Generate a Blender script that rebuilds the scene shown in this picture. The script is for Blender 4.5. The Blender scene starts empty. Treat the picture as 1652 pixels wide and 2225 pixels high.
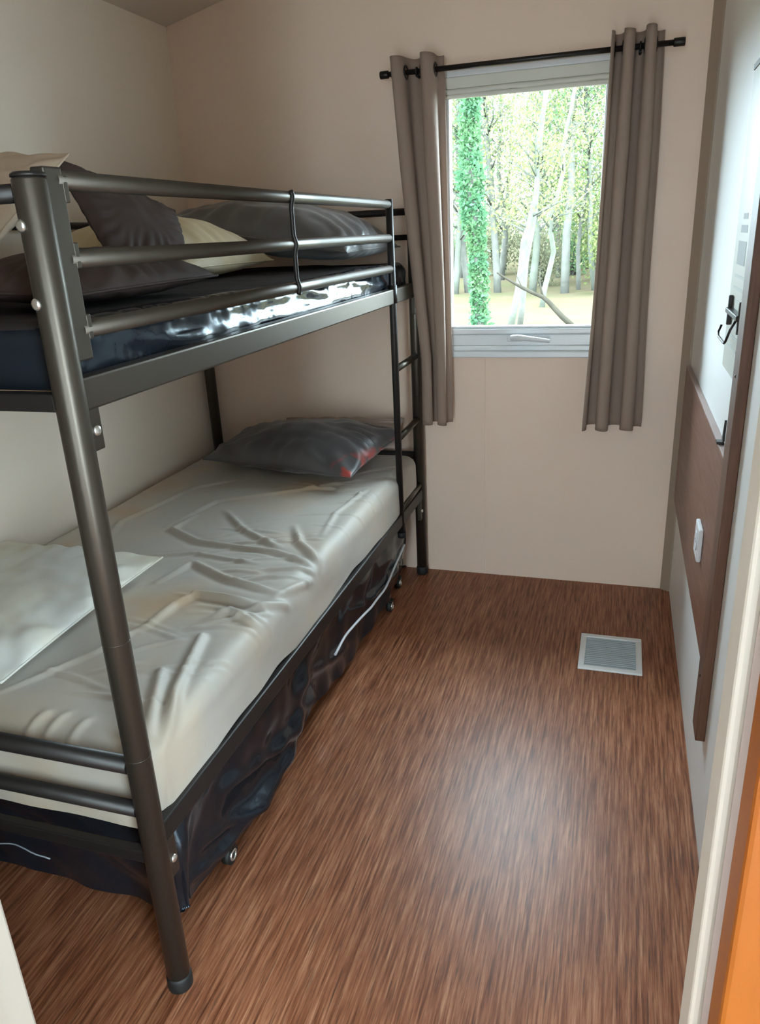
import bpy, bmesh, math, random
import numpy as np
from mathutils import Vector, Matrix, noise

random.seed(7); np.random.seed(7)
scene = bpy.context.scene
COL = scene.collection
PI = math.pi

# ------------------------------------------------------------------ camera, world, sun, exposure
cam_d = bpy.data.cameras.new('camera'); cam = bpy.data.objects.new('camera', cam_d); COL.objects.link(cam)
_rt = Vector((0.95462768, 0.29434007, -0.0452759)); _up = Vector((-0.06137737, 0.34323241, 0.93724294))
_fw = Vector((-0.29140831, 0.89193914, -0.34572498))
_m = Matrix((_rt, _up, -_fw)).transposed().to_4x4(); _m.translation = Vector((1.7328529, -2.9595962, 1.4010342))
cam.matrix_world = _m
cam_d.sensor_fit = 'HORIZONTAL'; cam_d.sensor_width = 36.0; cam_d.lens = 1636.711 / 1652 * 36.0
cam_d.clip_start = 0.01; cam_d.clip_end = 400
scene.camera = cam

SKY = 30.0
world = bpy.data.worlds.new('sky'); scene.world = world; world.use_nodes = True
_nt = world.node_tree; _nt.nodes.clear()
_bg = _nt.nodes.new('ShaderNodeBackground'); _out = _nt.nodes.new('ShaderNodeOutputWorld')
_bg.inputs['Color'].default_value = (0.72, 0.885, 1.0, 1); _bg.inputs['Strength'].default_value = SKY
_nt.links.new(_bg.outputs[0], _out.inputs[0])

_sd = bpy.data.lights.new('sun', 'SUN'); _sd.energy = 6.0; _sd.angle = math.radians(2.0); _sd.color = (1.0, 0.93, 0.8)
sun = bpy.data.objects.new('sun', _sd); COL.objects.link(sun)
sun.rotation_euler = (0, math.radians(48), math.radians(8))          # comes from +X, high

def portal(name, loc, rot, sx, sy):
    d = bpy.data.lights.new(name, 'AREA'); d.shape = 'RECTANGLE'; d.size = sx; d.size_y = sy
    d.cycles.is_portal = True
    o = bpy.data.objects.new(name, d); COL.objects.link(o); o.location = loc; o.rotation_euler = rot
portal('window_portal', (1.365, 0.075, 1.43), (-PI/2, 0, 0), 0.66, 0.98)
portal('hall_door_portal', (1.60, -4.63, 1.12), (PI/2, 0, 0), 0.30, 2.1)
portal('hall_window_portal', (2.93, -3.875, 1.12), (0, PI/2, 0), 2.1, 0.75)

vs = scene.view_settings
vs.view_transform = 'Standard'; vs.look = 'None'; vs.exposure = 0.10; vs.gamma = 1.0; vs.use_curve_mapping = False
scene.cycles.max_bounces = 10; scene.cycles.diffuse_bounces = 6; scene.cycles.transparent_max_bounces = 24
scene.cycles.sample_clamp_indirect = 8.0

# ------------------------------------------------------------------ materials
def mat(name, base=(.5,.5,.5), rough=.5, metal=0.0, coat=0.0, spec=.5, bump=None, vary=None, sheen=0.0, coat_rough=.1):
    """bump=(scale, strength, distance); vary=(scale, colour2, detail)"""
    m = bpy.data.materials.new(name); m.use_nodes = True; nt = m.node_tree
    b = nt.nodes['Principled BSDF']
    b.inputs['Base Color'].default_value = (*base, 1); b.inputs['Roughness'].default_value = rough
    b.inputs['Metallic'].default_value = metal; b.inputs['Coat Weight'].default_value = coat
    b.inputs['Coat Roughness'].default_value = coat_rough; b.inputs['Specular IOR Level'].default_value = spec
    b.inputs['Sheen Weight'].default_value = sheen
    tc = nt.nodes.new('ShaderNodeTexCoord')
    if vary:
        n = nt.nodes.new('ShaderNodeTexNoise'); n.inputs['Scale'].default_value = vary[0]; n.inputs['Detail'].default_value = vary[2]
        nt.links.new(tc.outputs['Object'], n.inputs['Vector'])
        r = nt.nodes.new('ShaderNodeMapRange'); r.inputs[1].default_value = .35; r.inputs[2].default_value = .65
        nt.links.new(n.outputs['Fac'], r.inputs[0])
        mx = nt.nodes.new('ShaderNodeMix'); mx.data_type = 'RGBA'
        mx.inputs[6].default_value = (*base, 1); mx.inputs[7].default_value = (*vary[1], 1)
        nt.links.new(r.outputs[0], mx.inputs[0]); nt.links.new(mx.outputs[2], b.inputs['Base Color'])
    if bump:
        n = nt.nodes.new('ShaderNodeTexNoise'); n.inputs['Scale'].default_value = bump[0]; n.inputs['Detail'].default_value = 4
        nt.links.new(tc.outputs['Object'], n.inputs['Vector'])
        bp = nt.nodes.new('ShaderNodeBump'); bp.inputs['Strength'].default_value = bump[1]; bp.inputs['Distance'].default_value = bump[2]
        nt.links.new(n.outputs['Fac'], bp.inputs['Height']); nt.links.new(bp.outputs[0], b.inputs['Normal'])
    return m

def streak_mat(name, cols, scale, rough, bump=.1, coat=0.0, axis_scale=None):
    """wood / printed vinyl: noise stretched along one axis; cols = list of (pos, rgb)"""
    m = bpy.data.materials.new(name); m.use_nodes = True; nt = m.node_tree; b = nt.nodes['Principled BSDF']
    tc = nt.nodes.new('ShaderNodeTexCoord'); mp = nt.nodes.new('ShaderNodeMapping')
    mp.inputs['Scale'].default_value = axis_scale
    nt.links.new(tc.outputs['Object'], mp.inputs['Vector'])
    n = nt.nodes.new('ShaderNodeTexNoise'); n.inputs['Scale'].default_value = scale; n.inputs['Detail'].default_value = 5; n.inputs['Roughness'].default_value = .62
    nt.links.new(mp.outputs[0], n.inputs['Vector'])
    cr = nt.nodes.new('ShaderNodeValToRGB')
    while len(cr.color_ramp.elements) < len(cols): cr.color_ramp.elements.new(.5)
    for e, (p, c) in zip(cr.color_ramp.elements, cols): e.position = p; e.color = (*c, 1)
    nt.links.new(n.outputs['Fac'], cr.inputs[0]); nt.links.new(cr.outputs[0], b.inputs['Base Color'])
    b.inputs['Roughness'].default_value = rough; b.inputs['Coat Weight'].default_value = coat
    bp = nt.nodes.new('ShaderNodeBump'); bp.inputs['Strength'].default_value = bump; bp.inputs['Distance'].default_value = .002
    nt.links.new(n.outputs['Fac'], bp.inputs['Height']); nt.links.new(bp.outputs[0], b.inputs['Normal'])
    return m

M = {}
M['wall'] = mat('wall_panel_beige', (.84,.715,.59), .6, bump=(60,.05,.002), vary=(3,(.825,.70,.575),2))
M['wall_b'] = mat('wall_panel_beige_warm_lit', (.86,.66,.525), .6, bump=(60,.05,.002), vary=(3,(.845,.645,.51),2))  # same panel beige; the window wall's warmer light is put into the colour
M['wall_white'] = mat('wall_panel_white', (.86,.86,.84), .5, bump=(60,.05,.002), vary=(3,(.84,.84,.82),2))
M['ceiling'] = mat('ceiling_board', (.66,.56,.46), .7, bump=(50,.05,.002))
M['trim'] = mat('corner_trim', (.34,.25,.18), .55)
M['jamb'] = mat('jamb_paint', (.48,.415,.35), .4, vary=(5,(.46,.395,.33),2))
M['jamb_seal'] = mat('jamb_mauve', (.42,.33,.31), .5, vary=(4,(.38,.28,.25),2))
M['white'] = mat('white_pvc', (.78,.80,.82), .3)
M['blind'] = mat('blind_fabric', (.70,.68,.60), .7, bump=(120,.1,.002))
M['rodblack'] = mat('rod_black', (.018,.014,.012), .4, metal=.4)
M['metal'] = mat('bed_metal_anthracite', (.085,.070,.055), .37, metal=.75, bump=(260,.06,.001))
M['metal_dk'] = mat('bed_metal_black', (.03,.026,.024), .42, metal=.55)
M['chrome'] = mat('bolt_zinc', (.75,.73,.68), .25, metal=.9)
M['plastic'] = mat('black_plastic_film', (.012,.015,.021), .17, spec=.30, bump=(22,.14,.004))
M['plastic_tr'] = mat('black_plastic_film_dull', (.010,.012,.017), .20, coat=.25, coat_rough=.12, spec=.5, bump=(18,.25,.008))
for _k in ('plastic', 'plastic_tr'): M[_k].node_tree.nodes['Principled BSDF'].inputs['Specular Tint'].default_value = (.70,.88,1,1)
M['mat_top'] = mat('mattress_top_dark_fabric', (.035,.028,.025), .9, spec=.1, bump=(40,.2,.004))
M['rubber'] = mat('rubber_black', (.012,.012,.012), .6)
M['pil_grey'] = mat('pillow_grey', (.085,.078,.078), .55, sheen=.2, bump=(300,.1,.001), vary=(9,(.11,.10,.098),3))
M['pil_shiny'] = mat('pillow_grey_satin', (.10,.092,.09), .34, sheen=.2, bump=(200,.1,.001), vary=(9,(.12,.11,.105),3))
M['pil_dark'] = mat('pillow_dark', (.050,.030,.024), .75, spec=.2, bump=(300,.1,.001), vary=(9,(.06,.038,.031),3))
M['pil_taupe'] = mat('pillow_taupe', (.40,.30,.245), .7, bump=(300,.1,.001))
M['pil_cream'] = mat('pillow_cream', (.56,.44,.26), .7, bump=(200,.1,.001), vary=(6,(.62,.53,.38),3))
M['pil_beige'] = mat('pillow_beige', (.52,.39,.28), .7, bump=(200,.1,.001))
M['curtain'] = mat('curtain_taupe', (.36,.255,.20), .75, sheen=.1, bump=(500,.15,.0008), vary=(2,(.375,.27,.21),2))
M['panel'] = streak_mat('panel_walnut', [(.3,(.14,.060,.038)),(.5,(.20,.088,.056)),(.7,(.245,.115,.076))], 6, .45, .1, 0, (1, 1, 14))
M['panel_v'] = streak_mat('panel_walnut_vertical', [(.3,(.085,.038,.022)),(.5,(.13,.058,.034)),(.7,(.16,.078,.048))], 6, .45, .1, 0, (20, 20, 1))
M['orange'] = streak_mat('door_orange_wood', [(.3,(.185,.042,.0015)),(.5,(.225,.056,.002)),(.7,(.26,.068,.003))], 3, .4, .05, .2, (8, 8, 1))
M['vent'] = mat('vent_white', (.84,.84,.83), .4)
M['vent_slat'] = mat('vent_slat_grey', (.50,.55,.58), .45)
M['vent_in'] = mat('vent_inner_grey', (.30,.33,.35), .6)
M['paper'] = mat('notice_paper', (.66,.67,.60), .35)
M['ink'] = mat('notice_grey_print', (.25,.27,.26), .6)
M['ink_lt'] = mat('notice_pale_print', (.46,.48,.44), .6)
M['frame_dk'] = mat('notice_frame_dark', (.09,.075,.055), .5)
M['cord'] = mat('cord_white', (.62,.62,.64), .5)
M['slatwood'] = mat('slat_wood', (.45,.30,.17), .6)

nt = M['curtain'].node_tree; b = nt.nodes['Principled BSDF']; tl = nt.nodes.new('ShaderNodeBsdfTranslucent'); tl.inputs[0].default_value = (.42,.34,.28,1)
ms = nt.nodes.new('ShaderNodeMixShader'); ms.inputs[0].default_value = .22; out = [n for n in nt.nodes if n.type == 'OUTPUT_MATERIAL'][0]
nt.links.new(b.outputs[0], ms.inputs[1]); nt.links.new(tl.outputs[0], ms.inputs[2]); nt.links.new(ms.outputs[0], out.inputs[0])

# floor: streaky brown vinyl, streaks along Y
m = bpy.data.materials.new('floor_streaky_vinyl'); m.use_nodes = True; nt = m.node_tree; b = nt.nodes['Principled BSDF']
tc = nt.nodes.new('ShaderNodeTexCoord')
def _noise(sc, det, ro, vscale):
    mp = nt.nodes.new('ShaderNodeMapping'); mp.inputs['Scale'].default_value = vscale
    nt.links.new(tc.outputs['Object'], mp.inputs['Vector'])
    n = nt.nodes.new('ShaderNodeTexNoise'); n.inputs['Scale'].default_value = sc; n.inputs['Detail'].default_value = det; n.inputs['Roughness'].default_value = ro
    nt.links.new(mp.outputs[0], n.inputs['Vector']); return n
n1 = _noise(10, 6, .70, (14, .5, 1)); n2 = _noise(22, 3, .6, (11, .45, 1)); n3 = _noise(1.5, 2, .5, (2.2, .5, 1))
cr = nt.nodes.new('ShaderNodeValToRGB')
for i in range(3): cr.color_ramp.elements.new(.5)
for e, (p, c) in zip(cr.color_ramp.elements, [(.27,(.045,.013,.007)),(.40,(.18,.060,.026)),(.5,(.29,.112,.055)),(.60,(.40,.178,.095)),(.73,(.57,.31,.185))]):
    e.position = p; e.color = (*c, 1)
nt.links.new(n1.outputs['Fac'], cr.inputs[0])
r2 = nt.nodes.new('ShaderNodeMapRange'); r2.inputs[1].default_value = .52; r2.inputs[2].default_value = .70; nt.links.new(n2.outputs['Fac'], r2.inputs[0])
mx = nt.nodes.new('ShaderNodeMix'); mx.data_type = 'RGBA'; mx.inputs[7].default_value = (.07,.034,.022,1)
ml = nt.nodes.new('ShaderNodeMath'); ml.operation = 'MULTIPLY'; ml.inputs[1].default_value = .75
nt.links.new(r2.outputs[0], ml.inputs[0]); nt.links.new(ml.outputs[0], mx.inputs[0]); nt.links.new(cr.outputs[0], mx.inputs[6])
mx2 = nt.nodes.new('ShaderNodeMix'); mx2.data_type = 'RGBA'; mx2.blend_type = 'MULTIPLY'; mx2.inputs[0].default_value = .5
cr2 = nt.nodes.new('ShaderNodeValToRGB'); cr2.color_ramp.elements[0].position = .35; cr2.color_ramp.elements[0].color = (.78,.70,.66,1)
cr2.color_ramp.elements[1].position = .65; cr2.color_ramp.elements[1].color = (1.1,1.02,.95,1)
nt.links.new(n3.outputs['Fac'], cr2.inputs[0]); nt.links.new(mx.outputs[2], mx2.inputs[6]); nt.links.new(cr2.outputs[0], mx2.inputs[7])
nt.links.new(mx2.outputs[2], b.inputs['Base Color']); b.inputs['Roughness'].default_value = .36
b.inputs['Specular IOR Level'].default_value = .25
bp = nt.nodes.new('ShaderNodeBump'); bp.inputs['Strength'].default_value = .12; bp.inputs['Distance'].default_value = .001
nt.links.new(n1.outputs['Fac'], bp.inputs['Height']); nt.links.new(bp.outputs[0], b.inputs['Normal'])
M['floor'] = m

# white sheet with faint tan stains
m = bpy.data.materials.new('sheet_white_stained'); m.use_nodes = True; nt = m.node_tree; b = nt.nodes['Principled BSDF']
tc = nt.nodes.new('ShaderNodeTexCoord')
n = nt.nodes.new('ShaderNodeTexNoise'); n.inputs['Scale'].default_value = 2.6; n.inputs['Detail'].default_value = 3
nt.links.new(tc.outputs['Object'], n.inputs['Vector'])
cr = nt.nodes.new('ShaderNodeValToRGB'); cr.color_ramp.elements.new(.6)
for e, (p, c) in zip(cr.color_ramp.elements, [(.45,(.46,.42,.365)),(.58,(.50,.415,.32)),(.70,(.50,.34,.20))]): e.position = p; e.color = (*c, 1)
nt.links.new(n.outputs['Fac'], cr.inputs[0]); nt.links.new(cr.outputs[0], b.inputs['Base Color'])
b.inputs['Roughness'].default_value = .55; b.inputs['Sheen Weight'].default_value = .15
n = nt.nodes.new('ShaderNodeTexNoise'); n.inputs['Scale'].default_value = 14; n.inputs['Detail'].default_value = 5
nt.links.new(tc.outputs['Object'], n.inputs['Vector'])
bp = nt.nodes.new('ShaderNodeBump'); bp.inputs['Strength'].default_value = .25; bp.inputs['Distance'].default_value = .006
nt.links.new(n.outputs['Fac'], bp.inputs['Height']); nt.links.new(bp.outputs[0], b.inputs['Normal'])
M['sheet'] = m

# grey pillow with a reddish print at its right end
m = bpy.data.materials.new('pillow_grey_red_print'); m.use_nodes = True; nt = m.node_tree; b = nt.nodes['Principled BSDF']
tc = nt.nodes.new('ShaderNodeTexCoord'); sx = nt.nodes.new('ShaderNodeSeparateXYZ'); nt.links.new(tc.outputs['Object'], sx.inputs[0])
n = nt.nodes.new('ShaderNodeTexNoise'); n.inputs['Scale'].default_value = 16; n.inputs['Detail'].default_value = 2
nt.links.new(tc.outputs['Object'], n.inputs['Vector'])
def rng(src, a, bb):
    r = nt.nodes.new('ShaderNodeMapRange'); r.inputs[1].default_value = a; r.inputs[2].default_value = bb; nt.links.new(src, r.inputs[0]); return r.outputs[0]
def mul(a, bb):
    q = nt.nodes.new('ShaderNodeMath'); q.operation = 'MULTIPLY'; nt.links.new(a, q.inputs[0]); nt.links.new(bb, q.inputs[1]); return q.outputs[0]
fac = mul(mul(rng(n.outputs['Fac'], .48, .56), rng(sx.outputs['X'], .76, .80)), mul(rng(sx.outputs['Z'], .585, .60), rng(sx.outputs['Z'], .665, .64)))
mx = nt.nodes.new('ShaderNodeMix'); mx.data_type = 'RGBA'; mx.inputs[6].default_value = (.085,.076,.076,1); mx.inputs[7].default_value = (.42,.07,.055,1)
nt.links.new(fac, mx.inputs[0]); nt.links.new(mx.outputs[2], b.inputs['Base Color']); b.inputs['Roughness'].default_value = .42; b.inputs['Sheen Weight'].default_value = .2
M['pil_red'] = m

# white pillow with faint yellow stains
M['pil_white'] = mat('pillow_white', (.70,.69,.64), .6, bump=(30,.2,.004), vary=(5,(.66,.60,.47),3))

# thin window glass
m = bpy.data.materials.new('window_glass'); m.use_nodes = True; nt = m.node_tree; nt.nodes.clear()
o = nt.nodes.new('ShaderNodeOutputMaterial'); tr = nt.nodes.new('ShaderNodeBsdfTransparent'); gl = nt.nodes.new('ShaderNodeBsdfGlossy')
gl.inputs['Roughness'].default_value = .02; tr.inputs[0].default_value = (.96,.985,.98,1)
fr = nt.nodes.new('ShaderNodeFresnel'); fr.inputs[0].default_value = 1.12
ms = nt.nodes.new('ShaderNodeMixShader'); nt.links.new(fr.outputs[0], ms.inputs[0]); nt.links.new(tr.outputs[0], ms.inputs[1]); nt.links.new(gl.outputs[0], ms.inputs[2])
nt.links.new(ms.outputs[0], o.inputs[0]); M['glass'] = m

# outdoors
M['ground'] = mat('leaf_litter', (0.0744,0.0580,0.0382), .9, spec=0, bump=(8,.4,.03), vary=(1.2,(0.0635,0.0591,0.0328),6))
M['bark'] = mat('bark_grey', (0.0980,0.0945,0.0822), .9, spec=0, bump=(14,.5,.02), vary=(5,(0.0770,0.0770,0.0648),5))
M['bark_lt'] = mat('bark_pale', (0.0936,0.0962,0.0780), .9, spec=0, bump=(14,.5,.02), vary=(4,(0.0728,0.0767,0.0611),5))
M['deadwood'] = mat('dead_wood', (0.0324,0.0284,0.0216), .9, spec=0, bump=(30,.5,.01), vary=(9,(0.0243,0.0216,0.0162),4))
def leafmat(name, c, c2):
    m = mat(name, c, .6, spec=.1, vary=(2.5, c2, 4)); nt = m.node_tree; b = nt.nodes['Principled BSDF']
    tl = nt.nodes.new('ShaderNodeBsdfTranslucent'); tl.inputs[0].default_value = (*[min(1, x*1.2) for x in c], 1)
    ms = nt.nodes.new('ShaderNodeMixShader'); ms.inputs[0].default_value = .4
    out = [n for n in nt.nodes if n.type == 'OUTPUT_MATERIAL'][0]
    nt.links.new(b.outputs[0], ms.inputs[1]); nt.links.new(tl.outputs[0], ms.inputs[2]); nt.links.new(ms.outputs[0], out.inputs[0]); return m
M['ivy'] = leafmat('ivy_leaves', (0.0475,0.1150,0.0575), (0.0750,0.1400,0.0575))
M['leaf_y'] = leafmat('leaves_yellow_green', (0.1120,0.1400,0.0455), (0.1400,0.1505,0.0630))
M['leaf_g'] = leafmat('leaves_pale_green', (0.0665,0.1295,0.0525), (0.1015,0.1470,0.0770))
M['leaf_dry'] = leafmat('leaves_dry_tan', (0.1365,0.1260,0.0770), (0.1155,0.1295,0.0770))

# ------------------------------------------------------------------ mesh helpers
def link(name, me, material=None, parent=None, smooth=False):
    o = bpy.data.objects.new(name, me); COL.objects.link(o)
    if material is not None: me.materials.append(M[material] if isinstance(material, str) else material)
    if parent is not None: o.parent = parent
    if smooth:
        for p in me.polygons: p.use_smooth = True
    return o
def bm_obj(name, bm, material, parent=None, smooth=False, bevel=0, seg=2, angle=None):
    me = bpy.data.meshes.new(name); bmesh.ops.recalc_face_normals(bm, faces=bm.faces[:]); bm.to_mesh(me); bm.free()
    o = link(name, me, material, parent, smooth)
    if bevel:
        md = o.modifiers.new('bevel', 'BEVEL'); md.width = bevel; md.segments = seg; md.limit_method = 'ANGLE'
    return o
def add_box(bm, a, b):
    x0, y0, z0 = a; x1, y1, z1 = b
    v = [bm.verts.new(p) for p in ((x0,y0,z0),(x1,y0,z0),(x1,y1,z0),(x0,y1,z0),(x0,y0,z1),(x1,y0,z1),(x1,y1,z1),(x0,y1,z1))]
    for f in ((0,3,2,1),(4,5,6,7),(0,1,5,4),(1,2,6,5),(2,3,7,6),(3,0,4,7)): bm.faces.new([v[i] for i in f])
def box(name, a, b, material, parent=None, bevel=0, seg=2):
    bm = bmesh.new(); add_box(bm, a, b); return bm_obj(name, bm, material, parent, False, bevel, seg)
def add_prism(bm, poly, axis, lo, hi):
    """poly: 2D points in the other two axes (order x,y,z minus axis)"""
    def P(q, t):
        q = list(q); q.insert(axis, t); return q
    a = [bm.verts.new(P(q, lo)) for q in poly]; c = [bm.verts.new(P(q, hi)) for q in poly]
    n = len(poly); bm.faces.new(a[::-1]); bm.faces.new(c)
    for i in range(n): bm.faces.new([a[i], a[(i+1) % n], c[(i+1) % n], c[i]])
def add_tube(bm, pts, r, seg=16, cap=True):
    """sweep a circle along a polyline; r is a number or one per point"""
    pts = [Vector(p) for p in pts]; n = len(pts); rs = r if isinstance(r, (list, tuple)) else [r]*n
    rings = []; ref = None
    for i, p in enumerate(pts):
        t = (pts[min(i+1, n-1)] - pts[max(i-1, 0)]).normalized()
        if ref is None: ref = Vector((0,0,1)) if abs(t.z) < .9 else Vector((0,1,0))
        u = (ref - t*ref.dot(t)).normalized(); w = t.cross(u); ref = u
        rings.append([bm.verts.new(p + (u*math.cos(2*PI*k/seg) + w*math.sin(2*PI*k/seg))*rs[i]) for k in range(seg)])
    for i in range(n-1):
        for k in range(seg):
            f = bm.faces.new((rings[i][k], rings[i][(k+1) % seg], rings[i+1][(k+1) % seg], rings[i+1][k])); f.smooth = True
    if cap: bm.faces.new(rings[0][::-1]); bm.faces.new(rings[-1])
def tube(name, pts, r, material, parent=None, seg=16):
    bm = bmesh.new(); add_tube(bm, pts, r, seg); return bm_obj(name, bm, material, parent)
def torus_bm(bm, c, axis, R, r, n=24, k=10):
    c = Vector(c); ax = Vector(axis).normalized(); u = ax.orthogonal().normalized(); w = ax.cross(u)
    pr = []
    for i in range(n):
        a = 2*PI*i/n; d = u*math.cos(a) + w*math.sin(a)
        pr.append([bm.verts.new(c + d*(R + r*math.cos(2*PI*j/k)) + ax*r*math.sin(2*PI*j/k)) for j in range(k)])
    for i in range(n):
        for j in range(k):
            f = bm.faces.new((pr[i][j], pr[(i+1) % n][j], pr[(i+1) % n][(j+1) % k], pr[i][(j+1) % k])); f.smooth = True
def dome(name, c, axis, r, h, material, parent=None, seg=14):
    """bolt head: low dome on an axis"""
    ax = Vector(axis).normalized(); c = Vector(c)
    pts = [c, c+ax*h*.4, c+ax*h*.75, c+ax*h]; rs = [r, r*.98, r*.75, r*.25]
    return tube(name, pts, rs, material, parent, seg)
def grid_obj(name, P, material, parent=None, wrap_u=False, wrap_v=False, smooth=True):
    nu, nv = P.shape[:2]; idx = np.arange(nu*nv).reshape(nu, nv)
    a = idx if not wrap_u else np.vstack([idx, idx[:1]]); a = a if not wrap_v else np.hstack([a, a[:, :1]])
    F = np.stack([a[:-1,:-1], a[1:,:-1], a[1:,1:], a[:-1,1:]], -1).reshape(-1, 4)
    me = bpy.data.meshes.new(name); me.from_pydata(P.reshape(-1, 3).tolist(), [], F.tolist()); me.update()
    return link(name, me, material, parent, smooth)
def empty(name, loc=(0,0,0)):
    o = bpy.data.objects.new(name, None); COL.objects.link(o); o.empty_display_size = .1
    return o                      # parts are modelled in world coordinates, so empties stay at the origin unless moved
def tag(o, label, cat, group=None):
    o['label'] = label; o['category'] = cat
    if group: o['group'] = group
    return o
def struct(o, label=None, cat=None):
    o['kind'] = 'structure'
    if label: o['label'] = label
    if cat: o['category'] = cat
    return o
def nz(x, y, z=0.0): return noise.noise(Vector((x, y, z)))
def nzgrid(X, Y, sx, sy, z=0.0):
    return np.array([[nz(a*sx, b*sy, z) for a, b in zip(ra, rb)] for ra, rb in zip(X, Y)])

# ------------------------------------------------------------------ the room shell
W = 1.98; FRONT = -2.446; BACKF = -2.576; CZ0 = 2.179; CS = .23
def ceil_z(x): return CZ0 + CS*x
YN = -4.6                                            # far end of the adjoining hall behind the camera
struct(box('floor', (-.06, YN-.06, -.05), (3.0, .06, 0), 'floor'), 'streaky brown wood-effect vinyl floor', 'floor')
bm = bmesh.new()
add_prism(bm, [(-.06, ceil_z(-.06)), (W+.06, ceil_z(W+.06)), (W+.06, ceil_z(W+.06)+.06), (-.06, ceil_z(-.06)+.06)], 1, BACKF, .06)
struct(bm_obj('ceiling', bm, 'ceiling'), 'sloping taupe ceiling above the bunk bed', 'ceiling')
bm = bmesh.new(); add_prism(bm, [(BACKF, 0), (.06, 0), (.06, ceil_z(0)), (BACKF, ceil_z(0))], 0, -.06, 0)
struct(bm_obj('wall_left', bm, 'wall'), 'beige wall along the long side of the bunk bed', 'wall')
bm = bmesh.new(); add_prism(bm, [(BACKF, 0), (.06, 0), (.06, ceil_z(W)), (BACKF, ceil_z(W))], 0, W, W+.06)
struct(bm_obj('wall_right', bm, 'wall_white'), 'white wall carrying the brown panel on the right', 'wall')
# back wall with the window opening
WX0, WX1, WZ0, WZ1 = 1.045, 1.685, .955, 1.905
bm = bmesh.new()
def wpiece(x0, x1, z0, z1=None):
    add_prism(bm, [(x0, z0), (x1, z0), (x1, ceil_z(x1) if z1 is None else z1), (x0, ceil_z(x0) if z1 is None else z1)], 1, 0, .06)
wpiece(0, WX0, 0); wpiece(WX1, W, 0); wpiece(WX0, WX1, 0, WZ0); wpiece(WX0, WX1, WZ1)
struct(bm_obj('wall_back', bm, 'wall_b'), 'beige panelled wall with the window', 'wall')
# front wall with the doorway the camera looks through
DX0, DX1, DZ = 1.022, 1.862, 2.03
bm = bmesh.new()
def fpiece(x0, x1, z0, z1=None):
    add_prism(bm, [(x0, z0), (x1, z0), (x1, ceil_z(x1) if z1 is None else z1), (x0, ceil_z(x0) if z1 is None else z1)], 1, BACKF, FRONT)
fpiece(0, DX0, 0); fpiece(DX1, W, 0); fpiece(DX0, DX1, DZ)
struct(bm_obj('wall_front', bm, 'wall'), 'beige wall with the doorway beside the bunk bed foot', 'wall')
# the adjoining hall behind the camera, open to daylight through its glazed door
HX0, HX1, HZ = -.0, 2.9, 2.72
bm = bmesh.new(); add_box(bm, (HX0-.06, YN, 0), (HX0, BACKF, HZ)); struct(bm_obj('wall_hall_left', bm, 'wall_white'), 'pale wall of the hall behind the doorway', 'wall')
bm = bmesh.new(); GY0, GY1 = -4.25, -3.50
add_box(bm, (HX1, YN, 0), (HX1+.06, GY0, HZ)); add_box(bm, (HX1, GY1, 0), (HX1+.06, BACKF, HZ)); add_box(bm, (HX1, GY0, 0), (HX1+.06, GY1, .07)); add_box(bm, (HX1, GY0, 2.17), (HX1+.06, GY1, HZ))
struct(bm_obj('wall_hall_right', bm, 'wall_white'), 'pale wall of the hall right of the doorway', 'wall')
w2 = struct(box('window_2', (HX1+.015, GY0, .07), (HX1+.045, GY0+.05, 2.17), 'white'), 'white framed tall window of the hall', 'window')
box('stile', (HX1+.015, GY1-.05, .07), (HX1+.045, GY1, 2.17), 'white', w2)
box('pane', (HX1+.028, GY0+.05, .07), (HX1+.032, GY1-.05, 2.17), 'glass', w2)
bm = bmesh.new(); add_box(bm, (W, BACKF, 0), (HX1, FRONT, HZ)); add_box(bm, (0, BACKF-.004, 2.64), (W, BACKF-.001, HZ))
struct(bm_obj('wall_hall_front', bm, 'wall_white'), 'pale hall wall continuing past the doorway', 'wall')
bm = bmesh.new()
add_box(bm, (HX0, YN-.06, 0), (1.45, YN, HZ)); add_box(bm, (1.75, YN-.06, 0), (HX1, YN, HZ)); add_box(bm, (1.45, YN-.06, 2.17), (1.75, YN, HZ)); add_box(bm, (1.45, YN-.06, 0), (1.75, YN, .07))
struct(bm_obj('wall_hall_back', bm, 'wall_white'), 'pale end wall of the hall with a narrow tall window', 'wall')
bm = bmesh.new(); add_box(bm, (HX0-.06, YN-.06, HZ), (HX1+.06, BACKF, HZ+.06)); struct(bm_obj('ceiling_hall', bm, 'wall_white'), 'white ceiling of the hall', 'ceiling')
w3 = struct(box('window_3', (1.45, YN-.045, .07), (1.475, YN-.015, 2.17), 'white'), 'white framed narrow window at the end of the hall', 'window')
box('stile', (1.725, YN-.045, .07), (1.75, YN-.015, 2.17), 'white', w3)
box('pane', (1.475, YN-.032, .07), (1.725, YN-.028, 2.17), 'glass', w3)

# corner moulding, panel joint strip
bm = bmesh.new(); add_prism(bm, [(W-.034, 0), (W, 0), (W, -.022), (W-.006, -.022), (W-.034, -.004)], 2, .0, ceil_z(W)-.012)
struct(bm_obj('trim_1', bm, 'trim'), 'dark beige corner moulding between window wall and white wall', 'trim')
struct(box('trim_2', (1.2285, -.0018, .0), (1.2335, 0, .93), 'wall_b', None, .0006, 1), 'thin joint strip on the wall below the window', 'trim')
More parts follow.
